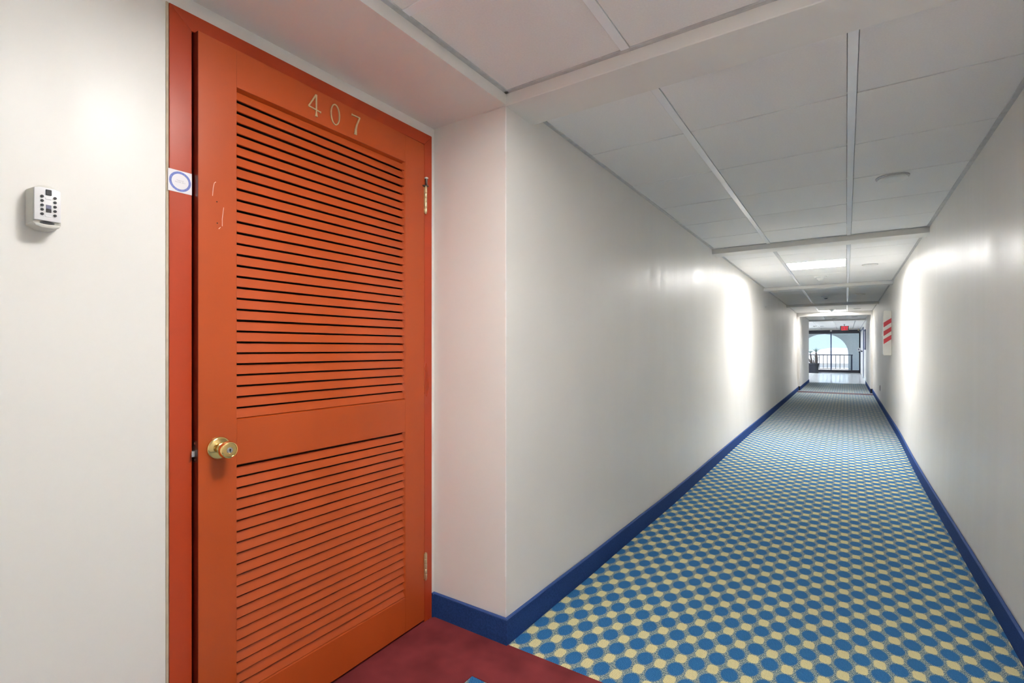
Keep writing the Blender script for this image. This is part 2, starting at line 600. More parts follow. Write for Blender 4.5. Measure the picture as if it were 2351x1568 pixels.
for bay, (y0, y1, lines, lamp) in enumerate(BAYS):
    ym = (y0 + y1) / 2
    xl, xr = XL(ym) + 0.0, XR(ym)
    if Y_PIER < ym:
        xl, xr = -1.112, 0.548
    ys = [y0] + lines + [y1]
    cols = [(xl + 0.004, XB1 - BW / 2 - 0.001), (XB1 + BW / 2 + 0.001, XB2 - BW / 2 - 0.001), (XB2 + BW / 2 + 0.001, xr - 0.004)]
    for a, b in zip(ys, ys[1:]):
        if b - a < 0.03:
            continue
        for c, (xa, xb) in enumerate(cols):
            if lamp and c == 1 and abs(a - lamp[0]) < 0.01:
                LIGHTS.append((xa, xb, a, b, lamp[1]))
                continue
            me = tile_mesh(xb - xa - 0.001, b - a - 2 * G)
            put('ceiling_tile', me, 'tile', ceil, ((xa + xb) / 2, (a + b) / 2, CZ + 0.0035 + random.uniform(-0.0004, 0.0004)))
    for xb in (XB1, XB2):
        put('ceiling_bar', MB().box(xb - BW / 2, xb + BW / 2, y0, y1, CZ - 0.001, CZ + 0.012).mesh('ceiling_bar', 0.0012, 1), 'tbar', ceil)
    for ln in lines:     # narrow cross strips between the tiles, slightly recessed
        if y0 + 0.03 < ln < y1 - 0.03:
            w = 0.016 if bay == 1 else 0.006
            put('ceiling_cross_strip', MB().box(xl, xr, ln - w, ln + w, CZ + 0.012 if bay != 1 else CZ - 0.0005, CZ + 0.015).mesh('ceiling_cross_strip'),
                'angle' if bay != 1 else 'tbar', ceil)
    # wall angles round the bay
    for (xa, xb, ya, yb) in ((xl - 0.05, xl + 0.021, y0, y1), (xr - 0.021, xr + 0.03, y0, y1), (xl, xr, y0 - 0.003, y0 + 0.018), (xl, xr, y1 - 0.018, y1 + 0.003)):
        put('ceiling_angle', MB().box(xa, xb, ya, yb, CZ - 0.002, CZ + 0.012).mesh('ceiling_angle', 0.001, 1), 'angle', ceil)

# lobby ceiling: long panels and bars
lbx = [-5.15, -4.35, -3.69, -3.03, -2.37, -1.71, -1.05, -0.39, 0.27, 0.585]
for a, b in zip(lbx, lbx[1:]):
    lamp_col = abs(a + 2.37) < 0.01
    edges = [20.9, 23.2, 23.85, 25.5, 27.2, 27.85, Y_WIN] if lamp_col else [20.9, 23.25, 25.6, 27.95, Y_WIN]
    for ye, y2 in zip(edges, edges[1:]):
        if lamp_col and abs(y2 - ye - 0.65) < 0.01:
            continue
        put('ceiling_panel', MB().box(a + 0.016, b - 0.016, ye + 0.003, y2 - 0.003, CZ + 0.003, CZ + 0.017).mesh('ceiling_panel'), 'tile', ceil)
for a in lbx[1:-1]:
    put('ceiling_bar', MB().box(a - 0.016, a + 0.016, 20.9, Y_WIN, CZ - 0.001, CZ + 0.012).mesh('ceiling_bar', 0.001, 1), 'tbar', ceil)
put('ceiling_angle', MB().box(0.56, 0.60, 20.9, Y_WIN, CZ - 0.002, CZ + 0.012).mesh('ceiling_angle'), 'tbar', ceil)


# ------------------------------------------------------------------ recessed ceiling lights
def ceiling_light(xa, xb, ya, yb, key, label):
    cx, cy = (xa + xb) / 2, (ya + yb) / 2
    hx, hy = (xb - xa) / 2 - 0.002, (yb - ya) / 2 - 0.002
    t_ = empty('ceiling_light', (cx, cy, CZ))
    tag(t_, label, 'ceiling light', 'square recessed ceiling lights')
    h = MB()
    w = 0.008
    for q in ((-hx, -hx + w, -hy, hy), (hx - w, hx, -hy, hy), (-hx + w, hx - w, -hy, -hy + w), (-hx + w, hx - w, hy - w, hy)):
        h.box(*q, 0.0, 0.085)
    put('housing', h.mesh('housing'), 'white_plastic', t_)
    put('housing_top', MB().box(-hx, hx, -hy, hy, 0.085, 0.093).mesh('housing_top'), 'white_plastic', t_)
    put('lens', MB().box(-hx + w, hx - w, -hy + w, hy - w, 0.046, 0.050).mesh('lens'), 'lens_' + key, t_)


LL = {'near': 'lit square ceiling panel above the red doorway bay', 'mid': 'large bright square ceiling panel, first one along the corridor',
      'far': 'small glowing square ceiling panel before the piers', 'behind': 'added ceiling panel, out of view, brightening the corridor from behind the viewpoint'}
for (xa, xb, ya, yb, k) in LIGHTS:
    ceiling_light(xa, xb, ya, yb, k, LL[k])


# ------------------------------------------------------------------ baseboards (carpet covered, bound top edge)
def base_run(name, pts, normals, label, material='navy_carpet', binding='navy_binding', h=BH, th=0.013):
    """pts: wall foot points; normals: outward 2D direction at each point"""
    prof = [(0.0, 0.0), (th, 0.0), (th, h - 0.008), (th - 0.003, h - 0.002), (0.0, h - 0.001)]
    mb = MB()
    for (x, y), (nx, ny) in zip(pts, normals):
        for d, z in prof:
            mb.v.append((x + nx * d, y + ny * d, z + 0.0015))
    c = len(prof)
    n = len(pts)
    for i in range(n - 1):
        for k in range(c):
            k2 = (k + 1) % c
            mb.f.append((i * c + k, i * c + k2, (i + 1) * c + k2, (i + 1) * c + k))
    mb.f.append(tuple(range(c)))
    mb.f.append(tuple((n - 1) * c + k for k in range(c)))
    o = struct(put(name, mb.mesh(name), material), label, 'baseboard')
    if binding:
        mb = MB()
        seg = 6
        for (x, y), (nx, ny) in zip(pts, normals):
            for k in range(seg):
                a = 2 * math.pi * k / seg
                d = th * 0.55 + 0.0062 * math.cos(a)
                mb.v.append((x + nx * d, y + ny * d, h - 0.002 + 0.0055 * math.sin(a)))
        for i in range(n - 1):
            for k in range(seg):
                k2 = (k + 1) % seg
                mb.f.append((i * seg + k, i * seg + k2, (i + 1) * seg + k2, (i + 1) * seg + k))
        mb.f.append(tuple(range(seg)))
        mb.f.append(tuple((n - 1) * seg + k for k in range(seg)))
        put('binding', mb.mesh('binding', smooth=True), binding, o)
    return o


def foot(xf, bow, sgn, y0, y1, n):
    return [(xf(y0 + (y1 - y0) * i / n) + sgn * lerp(bow, y0 + (y1 - y0) * i / n) * 0.86, y0 + (y1 - y0) * i / n) for i in range(n + 1)]


pl = foot(XL, BOWL, 1, YC, Y_PIER, 40)
# the doorway return and the long run are one strip wrapped round the corner
pts = [(XD, 1.634), (XD, YC), (XL(YC), YC)] + pl[1:]
nrm = [(1, 0), (1, -1), (1, -1)] + [(1, 0)] * (len(pl) - 1)
base_run('baseboard_left', pts, nrm, 'navy carpet baseboard along the corridor wall beside the red door')
pr = foot(XR, BOWR, -1, -6.0, Y_PIER, 50)
base_run('baseboard_right', pr, [(-1, 0)] * len(pr), 'navy carpet baseboard under the striped cabinet wall')
base_run('baseboard_pier_left', [(-1.112, Y_PIER), (-1.112, Y_LOB)], [(1, 0), (1, 0)], 'blue baseboard along the pier on the potted plant side', h=0.10)
base_run('baseboard_pier_right', [(0.548, Y_PIER), (0.548, Y_LOB)], [(-1, 0), (-1, 0)], 'blue baseboard along the pier on the cabinet side', h=0.10)
base_run('baseboard_front_left', [(-1.185, Y_PIER), (-1.099, Y_PIER)], [(0, -1), (0, -1)], 'black baseboard block on the pier face, potted plant side', 'black_base', None, h=0.12)
base_run('baseboard_front_right', [(0.535, Y_PIER), (0.592, Y_PIER)], [(0, -1), (0, -1)], 'black baseboard block on the pier face, cabinet side', 'black_base', None, h=0.12)
base_run('baseboard_door', [(XD, -0.6), (XD, 0.602)], [(1, 0), (1, 0)], 'navy carpet baseboard under the key safe')
base_run('baseboard_lobby', [(0.585, Y_LOB), (0.585, 24.3)], [(-1, 0), (-1, 0)], 'pale baseboard of the lobby side wall', 'tbar', None, h=0.09)

# chipped white corner bead where the doorway recess meets the corridor
cbm = MB()
zz = 0.108
while zz < 2.16:
    hh_ = random.uniform(0.02, 0.09)
    w_ = random.choice((0.0016, 0.0022, 0.003, 0.0042, 0.0012))
    z2 = min(zz + hh_, 2.168)
    x0, y0_ = XL(YC), YC
    cbm.prism([(x0 + 0.0008, y0_ - 0.0008), (x0 - w_, y0_ - 0.0008), (x0 - w_, y0_ + 0.002), (x0, y0_ + w_), (x0 + 0.0008, y0_ + w_)], zz, z2, lambda p, q, a: (p, q, a))
    zz = z2
mat('plaster', (0.90, 0.89, 0.87), 0.7, var=0.05)
struct(put('trim_1', cbm.mesh('trim_1'), 'plaster'), 'chipped white corner edge beside the red door', 'corner trim')

# ------------------------------------------------------------------ the red louvered door
door = struct(empty('door_1', (XD, 1.1, 0)), 'red louvered door number 407 with brass knob, slightly ajar', 'door')
DOFF = Vector((XD, 1.1, 0))


def dput(name, mb, material, bev=0.0, parent=None, seg=2, smooth=False):
    o = put(name, mb.mesh(name, bev, seg, smooth), material, parent or door)
    if parent is None:
        o.location = -DOFF
    return o


CF = XD + 0.007          # casing face
CB = XD - 0.14
yo0, yo1, yi0, yi1 = 0.604, 1.633, 0.660, 1.588
zo, zi = 2.129, 2.080
fx = lambda p, q, a: (a, p, q)
dput('casing', MB().prism([(yo0, 0), (yi0, 0), (yi0, zi), (yo0, zo)], XD, CF, fx), 'casing_paint', 0.0012)
dput('casing', MB().prism([(yi1, 0), (yo1, 0), (yo1, zo), (yi1, zi)], XD, CF, fx), 'casing_paint', 0.0012)
dput('casing', MB().prism([(yi0, zi), (yi1, zi), (yo1, zo), (yo0, zo)], XD, CF, fx), 'casing_paint', 0.0012)
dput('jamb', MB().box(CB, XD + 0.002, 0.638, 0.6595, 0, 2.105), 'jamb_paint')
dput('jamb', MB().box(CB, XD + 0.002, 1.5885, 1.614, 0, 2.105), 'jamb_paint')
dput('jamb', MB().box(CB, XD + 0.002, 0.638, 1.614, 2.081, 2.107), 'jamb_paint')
dput('door_stop', MB().box(CB, XD - 0.037, 0.655, 0.676, 0, 2.085), 'shade_black')
dput('door_stop', MB().box(CB, XD - 0.037, 1.575, 1.592, 0, 2.085), 'shade_black')
dput('door_stop', MB().box(CB, XD - 0.037, 0.655, 1.592, 2.066, 2.085), 'shade_black')
dput('caulk_line', MB().box(XD - 0.001, XD + 0.0035, yo0 - 0.0065, yo0, 0, zo + 0.002), 'caulk', 0.001)

# leaf: local x from hinge to latch, local y out of the face, local z up
AJ = R(1.5)
LW = 0.921
leaf = put('door_leaf', MB().box(0.05, LW - 0.05, -0.0358, -0.0325, 0.10, 2.03).mesh('door_leaf'), 'shade_black', door)  # added black backing sheet; its colour gives the slat gaps their shade
HX, HY = XD + 0.008, 1.586
leaf.location = Vector((HX, HY, 0)) - DOFF
leaf.rotation_euler = (0, 0, R(-90) + AJ)
ZB, ZT = 0.013, 2.077
PA, PB = 0.116, 0.814
UP = (0.979, 1.966)
LO = (0.156, 0.846)


def lput(name, mb, material='door_paint', bev=0.0, seg=2, smooth=False, parent=None):
    return put(name, mb.mesh(name, bev, seg, smooth), material, parent or leaf)


lput('stile', MB().box(0.0, PA, -0.036, 0, ZB, ZT), bev=0.0012)
lput('stile', MB().box(PB, LW, -0.036, 0, ZB, ZT), bev=0.0012)
lput('rail', MB().box(PA, PB, -0.036, -0.0002, UP[1], ZT), bev=0.0005)
lput('rail', MB().box(PA, PB, -0.036, -0.0002, LO[1], UP[0]), bev=0.0005)
lput('rail', MB().box(PA, PB, -0.036, -0.0002, ZB, LO[0]), bev=0.0005)
for (z0, z1), n in ((UP, 30), (LO, 21)):
    # sloping mouldings round the opening
    s, d = 0.0065, 0.013
    lput('moulding', MB().prism([(-0.001, z0), (-d, z0), (-d, z0 + s)], PA, PB, lambda p, q, a: (a, p, q)))
    lput('moulding', MB().prism([(-0.004, z1), (-d - 0.006, z1), (-d - 0.006, z1 - s)], PA, PB, lambda p, q, a: (a, p, q)))
    lput('moulding', MB().prism([(-0.002, PA), (-d, PA), (-d, PA + s)], z0, z1, lambda p, q, a: (q, p, a)))
    lput('moulding', MB().prism([(-0.002, PB), (-d, PB), (-d, PB - s)], z0, z1, lambda p, q, a: (q, p, a)))
    pitch = (z1 - z0 - 0.008) / n
    # one slat: lower edge proud, upper edge tucked under the slat above
    b0, b1, hh, th = -0.003, -0.0118, pitch - (0.0050 if n == 30 else 0.0062), 0.0055
    prof = [(b0 - 0.0006, 0.0), (b0, 0.0007), (b1, hh - 0.0008), (b1 - 0.0012, hh), (b1 - th, hh), (b0 - th, 0.0)]
    sm = MB().prism(prof, PA + 0.002, PB - 0.002, lambda p, q, a: (a, p, q)).mesh('slat')
    sm.materials.append(MATS['door_paint'])
    for i in range(n):
        put('slat', sm, None, leaf, (0, random.uniform(-0.0005, 0.0005), z0 + 0.005 + i * pitch))

mat('edge_shade', (0.13, 0.009, 0.004), 0.3, var=0.1)  # shade of the unlit latch edge put into a dark red strip
lput('latch_edge_shade', MB().box(LW - 0.0003, LW + 0.0004, -0.0355, -0.0008, ZB + 0.001, ZT - 0.001), 'edge_shade')
for a_, z_ in ((0.871, 1.612), (0.870, 1.551)):
    lput('screw_hole', MB().lathe([(0.0016, -0.002), (0.0018, 0.0003)], (a_, 0, z_), 'y', 10), 'shade_black')
for P in ([(0.874, 1.668), (0.878, 1.664), (0.881, 1.650), (0.883, 1.626)], [(0.861, 1.541), (0.866, 1.535)], [(0.852, 1.60), (0.856, 1.566), (0.856, 1.545)]):
    lput('paint_scratch', MB().tube([(a, 0.0, z) for a, z in P], [0.0009] * len(P), 6), 'paint_chip')


# brass knob set on the leaf
def leaf_part(name, mb, material, bev=0.0, seg=2, smooth=True, pos=(0, 0, 0)):
    o = put(name, mb.mesh(name, bev, seg, smooth), material, door)
    o.matrix_local = Matrix.Translation(-DOFF) @ Matrix.Translation((HX, HY, 0)) @ Matrix.Rotation(R(-90) + AJ, 4, 'Z') @ Matrix.Translation(pos)
    return o


KN = (0.866, 0, 0.905)
knob = leaf_part('door_knob', MB().lathe([(0.013, 0.004), (0.0125, 0.014), (0.0155, 0.016), (0.0155, 0.020), (0.0125, 0.022), (0.0125, 0.026), (0.015, 0.029),
                                           (0.020, 0.034), (0.0235, 0.041), (0.0245, 0.049), (0.0240, 0.055), (0.0225, 0.059), (0.0195, 0.0605), (0.0190, 0.059), (0.0170, 0.0592)],
                                          axis='y', seg=40), 'brass', pos=KN)
put('rose', MB().lathe([(0.0335, 0.0), (0.0335, 0.003), (0.032, 0.006), (0.028, 0.0085), (0.018, 0.0105), (0.014, 0.012)], axis='y', seg=48).mesh('rose', smooth=True), 'brass', knob)
put('lock_cylinder', MB().lathe([(0.0085, 0.056), (0.0085, 0.0605), (0.0078, 0.0612)], axis='y', seg=24).mesh('lock_cylinder', smooth=True), 'steel', knob)
put('keyhole', MB().box(-0.0009, 0.0009, 0.0605, 0.0616, -0.0055, 0.0035).box(-0.002, 0.002, 0.0605, 0.0616, -0.001, 0.0032).mesh('keyhole'), 'black_plastic', knob)
latch = leaf_part('latch_plate', MB().box(LW - 0.0005, LW + 0.0006, -0.030, -0.006, 0.872, 0.932), 'dark_steel', 0.0)
put('latch_bolt', MB().prism([(LW, -0.014), (LW + 0.0105, -0.014), (LW + 0.0105, -0.018), (LW + 0.002, -0.026), (LW, -0.026)], 0.888, 0.906,
                             lambda p, q, a: (p, q, a)).box(LW, LW + 0.011, -0.0145, -0.011, 0.8885, 0.9055).mesh('latch_bolt', 0.001, 1), 'steel', latch)
for zz in (0.879, 0.925):
    put('screw', MB().lathe([(0.0030, LW + 0.0004), (0.0030, LW + 0.0013), (0.002, LW + 0.0017)], (0, -0.018, zz), 'x', 12).mesh('screw', smooth=True), 'steel', latch)


# brass numerals 4 0 7
def stroke_poly(outline, depth, a0, z0, hole=None):
    """outline in metres (x to the viewer's right, z up) -> raised numeral; leaf x runs the other way"""
    mb = MB()
    n = len(outline)
    if hole is None:
        mb.prism([(a0 - p, z0 + q) for p, q in outline], 0.0, depth, lambda p, q, a: (p, a, q))
    else:
        V = mb.v
        for d in (0.0, depth * 0.75, depth):
            for ring, sgn in ((outline, -1), (hole, 1)):
                ins = 0.0007 if d == depth else 0.0
                for p, q in ring:
                    l = math.hypot(p, q) or 1
                    V.append((a0 - (p + sgn * ins * p / l), d, z0 + q + sgn * ins * q / l))
        for lay in range(2):
            o0, o1 = lay * 2 * n, (lay + 1) * 2 * n
            for i in range(n):
                j = (i + 1) % n
                mb.f.append((o0 + i, o0 + j, o1 + j, o1 + i))
                mb.f.append((o0 + n + i, o0 + n + j, o1 + n + j, o1 + n + i))
        for i in range(n):
            j = (i + 1) % n
            o1 = 4 * n
            mb.f.append((o1 + i, o1 + j, o1 + n + j, o1 + n + i))
            mb.f.append((i, j, n + j, n + i))
    return mb


DZ = 0.0035
four = MB()


def four_add(pts):
    four.prism([(0.5425 - p, 1.984 + q) for p, q in pts], 0.0, DZ, lambda p, q, a: (p, a, q))


four_add([(-0.004, 0.076), (0.0025, 0.076), (0.0015, 0.016), (0.0045, 0.001), (-0.0055, 0.001), (-0.0028, 0.016)])
four_add([(-0.004, 0.077), (0.0, 0.073), (-0.0275, 0.0265), (-0.033, 0.0265)])
four_add([(-0.0325, 0.029), (-0.031, 0.0235), (0.0135, 0.0205), (0.017, 0.018), (0.018, 0.026), (0.0135, 0.0245)])
n4 = leaf_part('numeral', four, 'old_brass', 0.0009, 2, False)
n4['label'] = 'brass numeral 4'
ro, ri = [], []
for k in range(40):
    a = 2 * math.pi * k / 40
    ro.append((0.0205 * math.cos(a), 0.0375 * math.sin(a)))
    ri.append((0.0150 * math.cos(a), 0.0335 * math.sin(a)))
n0 = leaf_part('numeral', stroke_poly(ro, DZ, 0.4655, 2.0225, ri), 'old_brass', 0, 1, False)
n0['label'] = 'brass numeral 0'
sev = [(-0.019, 0.0725), (-0.0195, 0.063), (-0.0155, 0.0655), (0.0135, 0.066), (0.001, 0.038), (-0.0045, 0.020), (-0.0065, 0.003), (-0.0085, 0.0), (0.0045, 0.0),
       (0.0045, 0.004), (0.0045, 0.020), (0.0085, 0.038), (0.021, 0.068), (0.019, 0.0715), (-0.0135, 0.0705)]
n7 = leaf_part('numeral', stroke_poly(sev, DZ, 0.3745, 1.984), 'old_brass', 0.0008, 2, False)
n7['label'] = 'brass numeral 7'


# hinges
def hinge(z0, z1, cap):
    ax, ay = HX + 0.0052, HY + 0.0025
    mb = MB()
    k = (z1 - z0) / 5
    for i in range(5):
        mb.lathe([(0.0058, 0.0004), (0.0062, 0.0012), (0.0062, k - 0.0012), (0.0058, k - 0.0004)], (ax, ay, z0 + i * k), 'z', 16)
    h = dput('hinge', mb, 'old_brass', smooth=True)
    put('hinge_pin', MB().lathe([(0.0035, z0 - 0.006), (0.0048, z0 - 0.004), (0.0048, z0 + 0.001), (0.003, z0 + 0.002), (0.003, z1), (0.0052, z1 + 0.0005), (0.0052, z1 + 0.004), (0.003, z1 + 0.0055)],
                                (ax, ay, 0), 'z', 16).mesh('hinge_pin', smooth=True), 'old_brass', h)
    put('hinge_leaf', MB().box(HX - 0.002, HX + 0.0012, ay - 0.0065, ay + 0.001, z0, z1).mesh('hinge_leaf'), 'old_brass', h)
    if cap:
        put('pin_stop', MB().lathe([(0.0095, z1 + 0.004), (0.0105, z1 + 0.007), (0.006, z1 + 0.010), (0.0052, z1 + 0.012), (0.0052, z1 + 0.036)], (ax + 0.002, ay + 0.002, 0), 'z', 18)
            .box(ax - 0.004, ax + 0.002, ay - 0.016, ay, z1 + 0.001, z1 + 0.006).mesh('pin_stop', smooth=True), 'dark_steel', h)
        put('stop_tip', MB().lathe([(0.006, z1 + 0.036), (0.0085, z1 + 0.038), (0.0085, z1 + 0.041), (0.004, z1 + 0.044)], (ax + 0.002, ay + 0.002, 0), 'z', 16)
            .mesh('stop_tip', smooth=True), 'white_plastic', h)


hinge(1.782, 1.892, True)
hinge(0.192, 0.300, False)

# round sticker on the casing
stick = dput('sticker', MB().box(CF, CF + 0.0006, 0.6005, 0.6595, 1.620, 1.680), 'paper', 0.0)
stick['label'] = 'square white sticker with a blue printed ring'
ring = MB()
n = 48
cy, cz = 0.630, 1.650
for x in (CF + 0.0006, CF + 0.0009):
    for rr in (0.0272, 0.0212):
        for k in range(n):
            a = 2 * math.pi * k / n
            ring.v.append((x, cy + rr * math.cos(a), cz + rr * math.sin(a)))
for i in range(n):
    j = (i + 1) % n
    ring.f.append((2 * n + i, 2 * n + j, 3 * n + j, 3 * n + i))
    ring.f.append((i, j, 2 * n + j, 2 * n + i))
    ring.f.append((n + i, n + j, 3 * n + j, 3 * n + i))
put('printed_ring', ring.mesh('printed_ring'), 'ink_blue', stick)


def text_mesh(body, size, depth=0.0):
    cu = bpy.data.curves.new('lettering', 'FONT')
    cu.body = body
    cu.size = size
    cu.align_x = 'CENTER'
    cu.align_y = 'CENTER'
    cu.extrude = depth
    ob = bpy.data.objects.new('lettering', cu)
    COL.objects.link(ob)
    dg = bpy.context.evaluated_depsgraph_get()
    me = bpy.data.meshes.new_from_object(ob.evaluated_get(dg))
    bpy.data.objects.remove(ob, do_unlink=True)
    me.materials.clear()
    return me


RX = (R(90), 0, R(90))
put('printed_line', text_mesh('Inspected', 0.0045), 'ink_grey', stick, (CF + 0.0009, cy, cz + 0.003), RX)
put('printed_line', text_mesh('April 06, 2012', 0.0045), 'ink_grey', stick, (CF + 0.0009, cy, cz - 0.002), RX)

# ------------------------------------------------------------------ key safe on the wall
LX, LY, LZ = XD, 0.3465, 1.5075
ls = empty('key_safe', (LX, LY, LZ))
tag(ls, 'small grey push-button key safe on cream wall beside the red door', 'key safe')


def rrect(w, h, arch, n=10, top=True):
    """outline in (y, z): straight sides, gently arched top and bottom"""
    pts = []
    for k in range(n + 1):
        s = -1 + 2 * k / n
        pts.append((s * w, -h + arch * (abs(s) ** 2.4)))
    for k in range(n + 1):
        s = 1 - 2 * k / n
        pts.append((s * w, h - arch * (abs(s) ** 2.4)))
    return pts


bd = MB()
ra, rb = rrect(0.0268, 0.0492, 0.010), rrect(0.0240, 0.0475, 0.010)
for q, xx in ((ra, 0.0), (ra, 0.006), (rb, 0.044)):
    bd.v += [(xx, p_, z_) for p_, z_ in q]
nq = len(ra)
for lay in range(2):
    for i in range(nq):
        j = (i + 1) % nq
        bd.f.append((lay * nq + i, lay * nq + j, lay * nq + nq + j, lay * nq + nq + i))
bd.f.append(tuple(range(nq)))
bd.f.append(tuple(2 * nq + i for i in range(nq)))
put('body', bd.mesh('body', 0.002, 2, True), 'lockbox_body', ls)
cov = put('cover', MB().prism([(-0.0225, -0.032), (0.0225, -0.032), (0.0225, 0.0385), (0.012, 0.0415), (-0.012, 0.0415), (-0.0225, 0.0385)], 0.043, 0.050, fx)
          .mesh('cover', 0.0012, 2, True), 'lockbox_plate', ls)
put('lower_lip', MB().prism([(-0.022, -0.0395), (0.022, -0.0395), (0.020, -0.0445), (0.010, -0.0475), (-0.010, -0.0475), (-0.020, -0.0445)], 0.040, 0.0495, fx)
    .mesh('lower_lip', 0.0015, 2, True), 'lockbox_body', ls)
put('slot', MB().lathe([(0.0125, 0), (0.0125, 0.0018)], (0, 0, 0), 'x', 20).mesh('slot'), 'black_plastic', ls, (0.0440, 0.0, -0.0358)).scale = (1, 1, 0.25)
bt = MB().lathe([(0.0029, 0.0), (0.0029, 0.0022), (0.0023, 0.0032)], (0, 0, 0), 'x', 14).mesh('button', smooth=True)
bt.materials.append(MATS['black_plastic'])
for col_y in (-0.0098, 0.0120):
    for k in range(5):
        put('button', bt, None, cov, (0.050, col_y, 0.0212 - 0.0098 * k))
put('latch_tab', MB().box(0.049, 0.0525, -0.0038, 0.0062, 0.0255, 0.0375).mesh('latch_tab', 0.0006, 1), 'black_plastic', cov)
put('release_slide', MB().box(0.049, 0.0515, -0.0033, 0.0058, -0.0128, -0.0052).mesh('release_slide', 0.0004, 1), 'black_plastic', cov)
put('slide_window', MB().box(0.049, 0.0508, -0.0033, 0.0058, -0.0050, 0.0035).mesh('slide_window', 0.0003, 1), 'screen_grey', cov)
for z in (0.0175, -0.0215):
    put('raised_pad', MB().box(0.0495, 0.0507, -0.0042, 0.0062, z - 0.0019, z + 0.0019).mesh('raised_pad', 0.0004, 1), 'lockbox_plate', cov)

# ------------------------------------------------------------------ sprinkler covers, smoke detectors
sp = MB().lathe([(0.072, -0.004), (0.074, -0.009), (0.070, -0.014), (0.058, -0.017), (0.001, -0.018)], seg=36).mesh('cover_plate', smooth=True)
spr = MB().lathe([(0.083, 0.004), (0.083, -0.002), (0.076, -0.004), (0.001, -0.004)], seg=28).mesh('collar', smooth=True)
SPL = [((0.23, 3.75), 'round flat sprinkler cover, biggest, in bay before the lit panel'), ((0.24, 7.48), 'round sprinkler cover beside the first lit panel'),
       ((0.22, 11.44), 'round sprinkler cover in the dim ceiling bay'), ((0.23, 15.45), 'round sprinkler cover beside the far lit panel'),
       ((0.22, 19.3), 'round sprinkler cover between the two piers'), ((-0.905, 26.3), 'tiny round sprinkler cover on lobby ceiling')]
for (x, y), lb in SPL:
    e = tag(empty('sprinkler_cover', (x, y, CZ)), lb, 'sprinkler cover', 'round ceiling covers along the corridor')
    put('cover_plate', sp, 'white_plastic', e)
    put('collar', spr, 'angle', e)
db = MB().lathe([(0.078, 0.002), (0.078, -0.008), (0.072, -0.014), (0.055, -0.018)], seg=32).mesh('base', smooth=True)
dd = MB().lathe([(0.050, -0.014), (0.046, -0.034), (0.036, -0.044), (0.020, -0.048)], seg=28).mesh('dome', smooth=True)
dl = MB().lathe([(0.006, -0.010), (0.006, -0.020), (0.003, -0.022)], seg=12).mesh('indicator', smooth=True)
dk = MB().lathe([(0.028, -0.044), (0.027, -0.054), (0.018, -0.060)], seg=20).mesh('sensor', smooth=True)
DET = [((-0.305, 8.33), 'white smoke detector just past the first lit panel', False), ((-0.33, 11.44), 'smoke detector with dark sensor in the dim ceiling bay', True),
       ((-0.31, 15.35), 'smoke detector in front of the far lit panel', False), ((-0.317, 19.9), 'small smoke detector between the two piers', False),
       ((-1.165, 26.0), 'tiny smoke detector on lobby ceiling', False)]
for (x, y), lb, dark in DET:
    e = tag(empty('smoke_detector', (x, y, CZ)), lb, 'smoke detector', 'smoke detectors along the ceiling')
    put('base', db, 'white_plastic', e)
    put('dome', dd, 'white_plastic', e)
    put('sensor', dk.copy(), 'sensor_dark' if dark else 'white_plastic', e)
    for s in (-1, 1):
        put('indicator', dl, 'tbar', e, (0.062 * s, -0.02, 0))

# ------------------------------------------------------------------ striped cabinet, outlet, hook on corridor walls
cb = empty('extinguisher_cabinet', (0.584, 9.85, 1.09))
tag(cb, 'white wall cabinet with three red diagonal stripes', 'cabinet')
put('body', MB().box(-0.102, 0.0, -0.15, 0.15, 0.0, 0.695).mesh('body', 0.004, 2), 'lockbox_body', cb)
fy = -0.1515
for zc in (0.435, 0.300, 0.175):
    put('stripe', MB().prism([(-0.1, zc), (-0.004, zc + 0.075), (-0.004, zc + 0.145), (-0.1, zc + 0.075)], fy, fy + 0.003, lambda p, q, a: (p, a, q)).mesh('stripe'), 'red_paint', cb)
dr = put('cabinet_door', MB().box(-0.107, -0.102, -0.14, 0.14, 0.012, 0.683).mesh('cabinet_door', 0.002, 1), 'white_plastic', cb)
put('pull', MB().box(-0.118, -0.107, -0.12, -0.10, 0.30, 0.40).mesh('pull', 0.003, 2), 'steel', dr)
ou = empty('outlet', (XR(12.9) - 0.0005, 12.9, 0.375))
tag(ou, 'dark electrical outlet plate low on wall past the striped cabinet', 'outlet')
put('cover_plate', MB().box(-0.006, 0, -0.036, 0.036, -0.058, 0.058).mesh('cover_plate', 0.002, 2), 'dark_steel', ou)
for z in (-0.02, 0.02):
    put('socket', MB().box(-0.008, -0.005, -0.014, 0.014, z - 0.013, z + 0.013).mesh('socket', 0.002, 1), 'black_plastic', ou)
hk = empty('wall_hook', (XL(9.6), 9.6, 1.916))
tag(hk, 'tiny white hook high on the corridor wall', 'hook')
put('plate', MB().lathe([(0.011, 0.0), (0.011, 0.004), (0.008, 0.007)], (0, 0, 0), 'x', 14).mesh('plate', smooth=True), 'white_plastic', hk)
put('peg', MB().tube([(0.004, 0, 0), (0.022, 0, -0.003), (0.026, 0, 0.006)], [0.003, 0.003, 0.003], 8).mesh('peg', smooth=True), 'white_plastic', hk)

# ------------------------------------------------------------------ exit sign
ex = empty('exit_sign', (-0.063, 25.0, 1.945))
tag(ex, 'red lit EXIT sign hanging from lobby ceiling', 'sign')
put('housing', MB().box(-0.153, 0.153, 0.0, 0.05, 0.0, 0.205).mesh('housing', 0.004, 2), 'exit_housing', ex)
put('stem', MB().lathe([(0.012, 0.203), (0.012, 0.262), (0.04, 0.264), (0.04, 0.272)], (0, 0.025, 0), 'z', 14).mesh('stem'), 'exit_housing', ex)


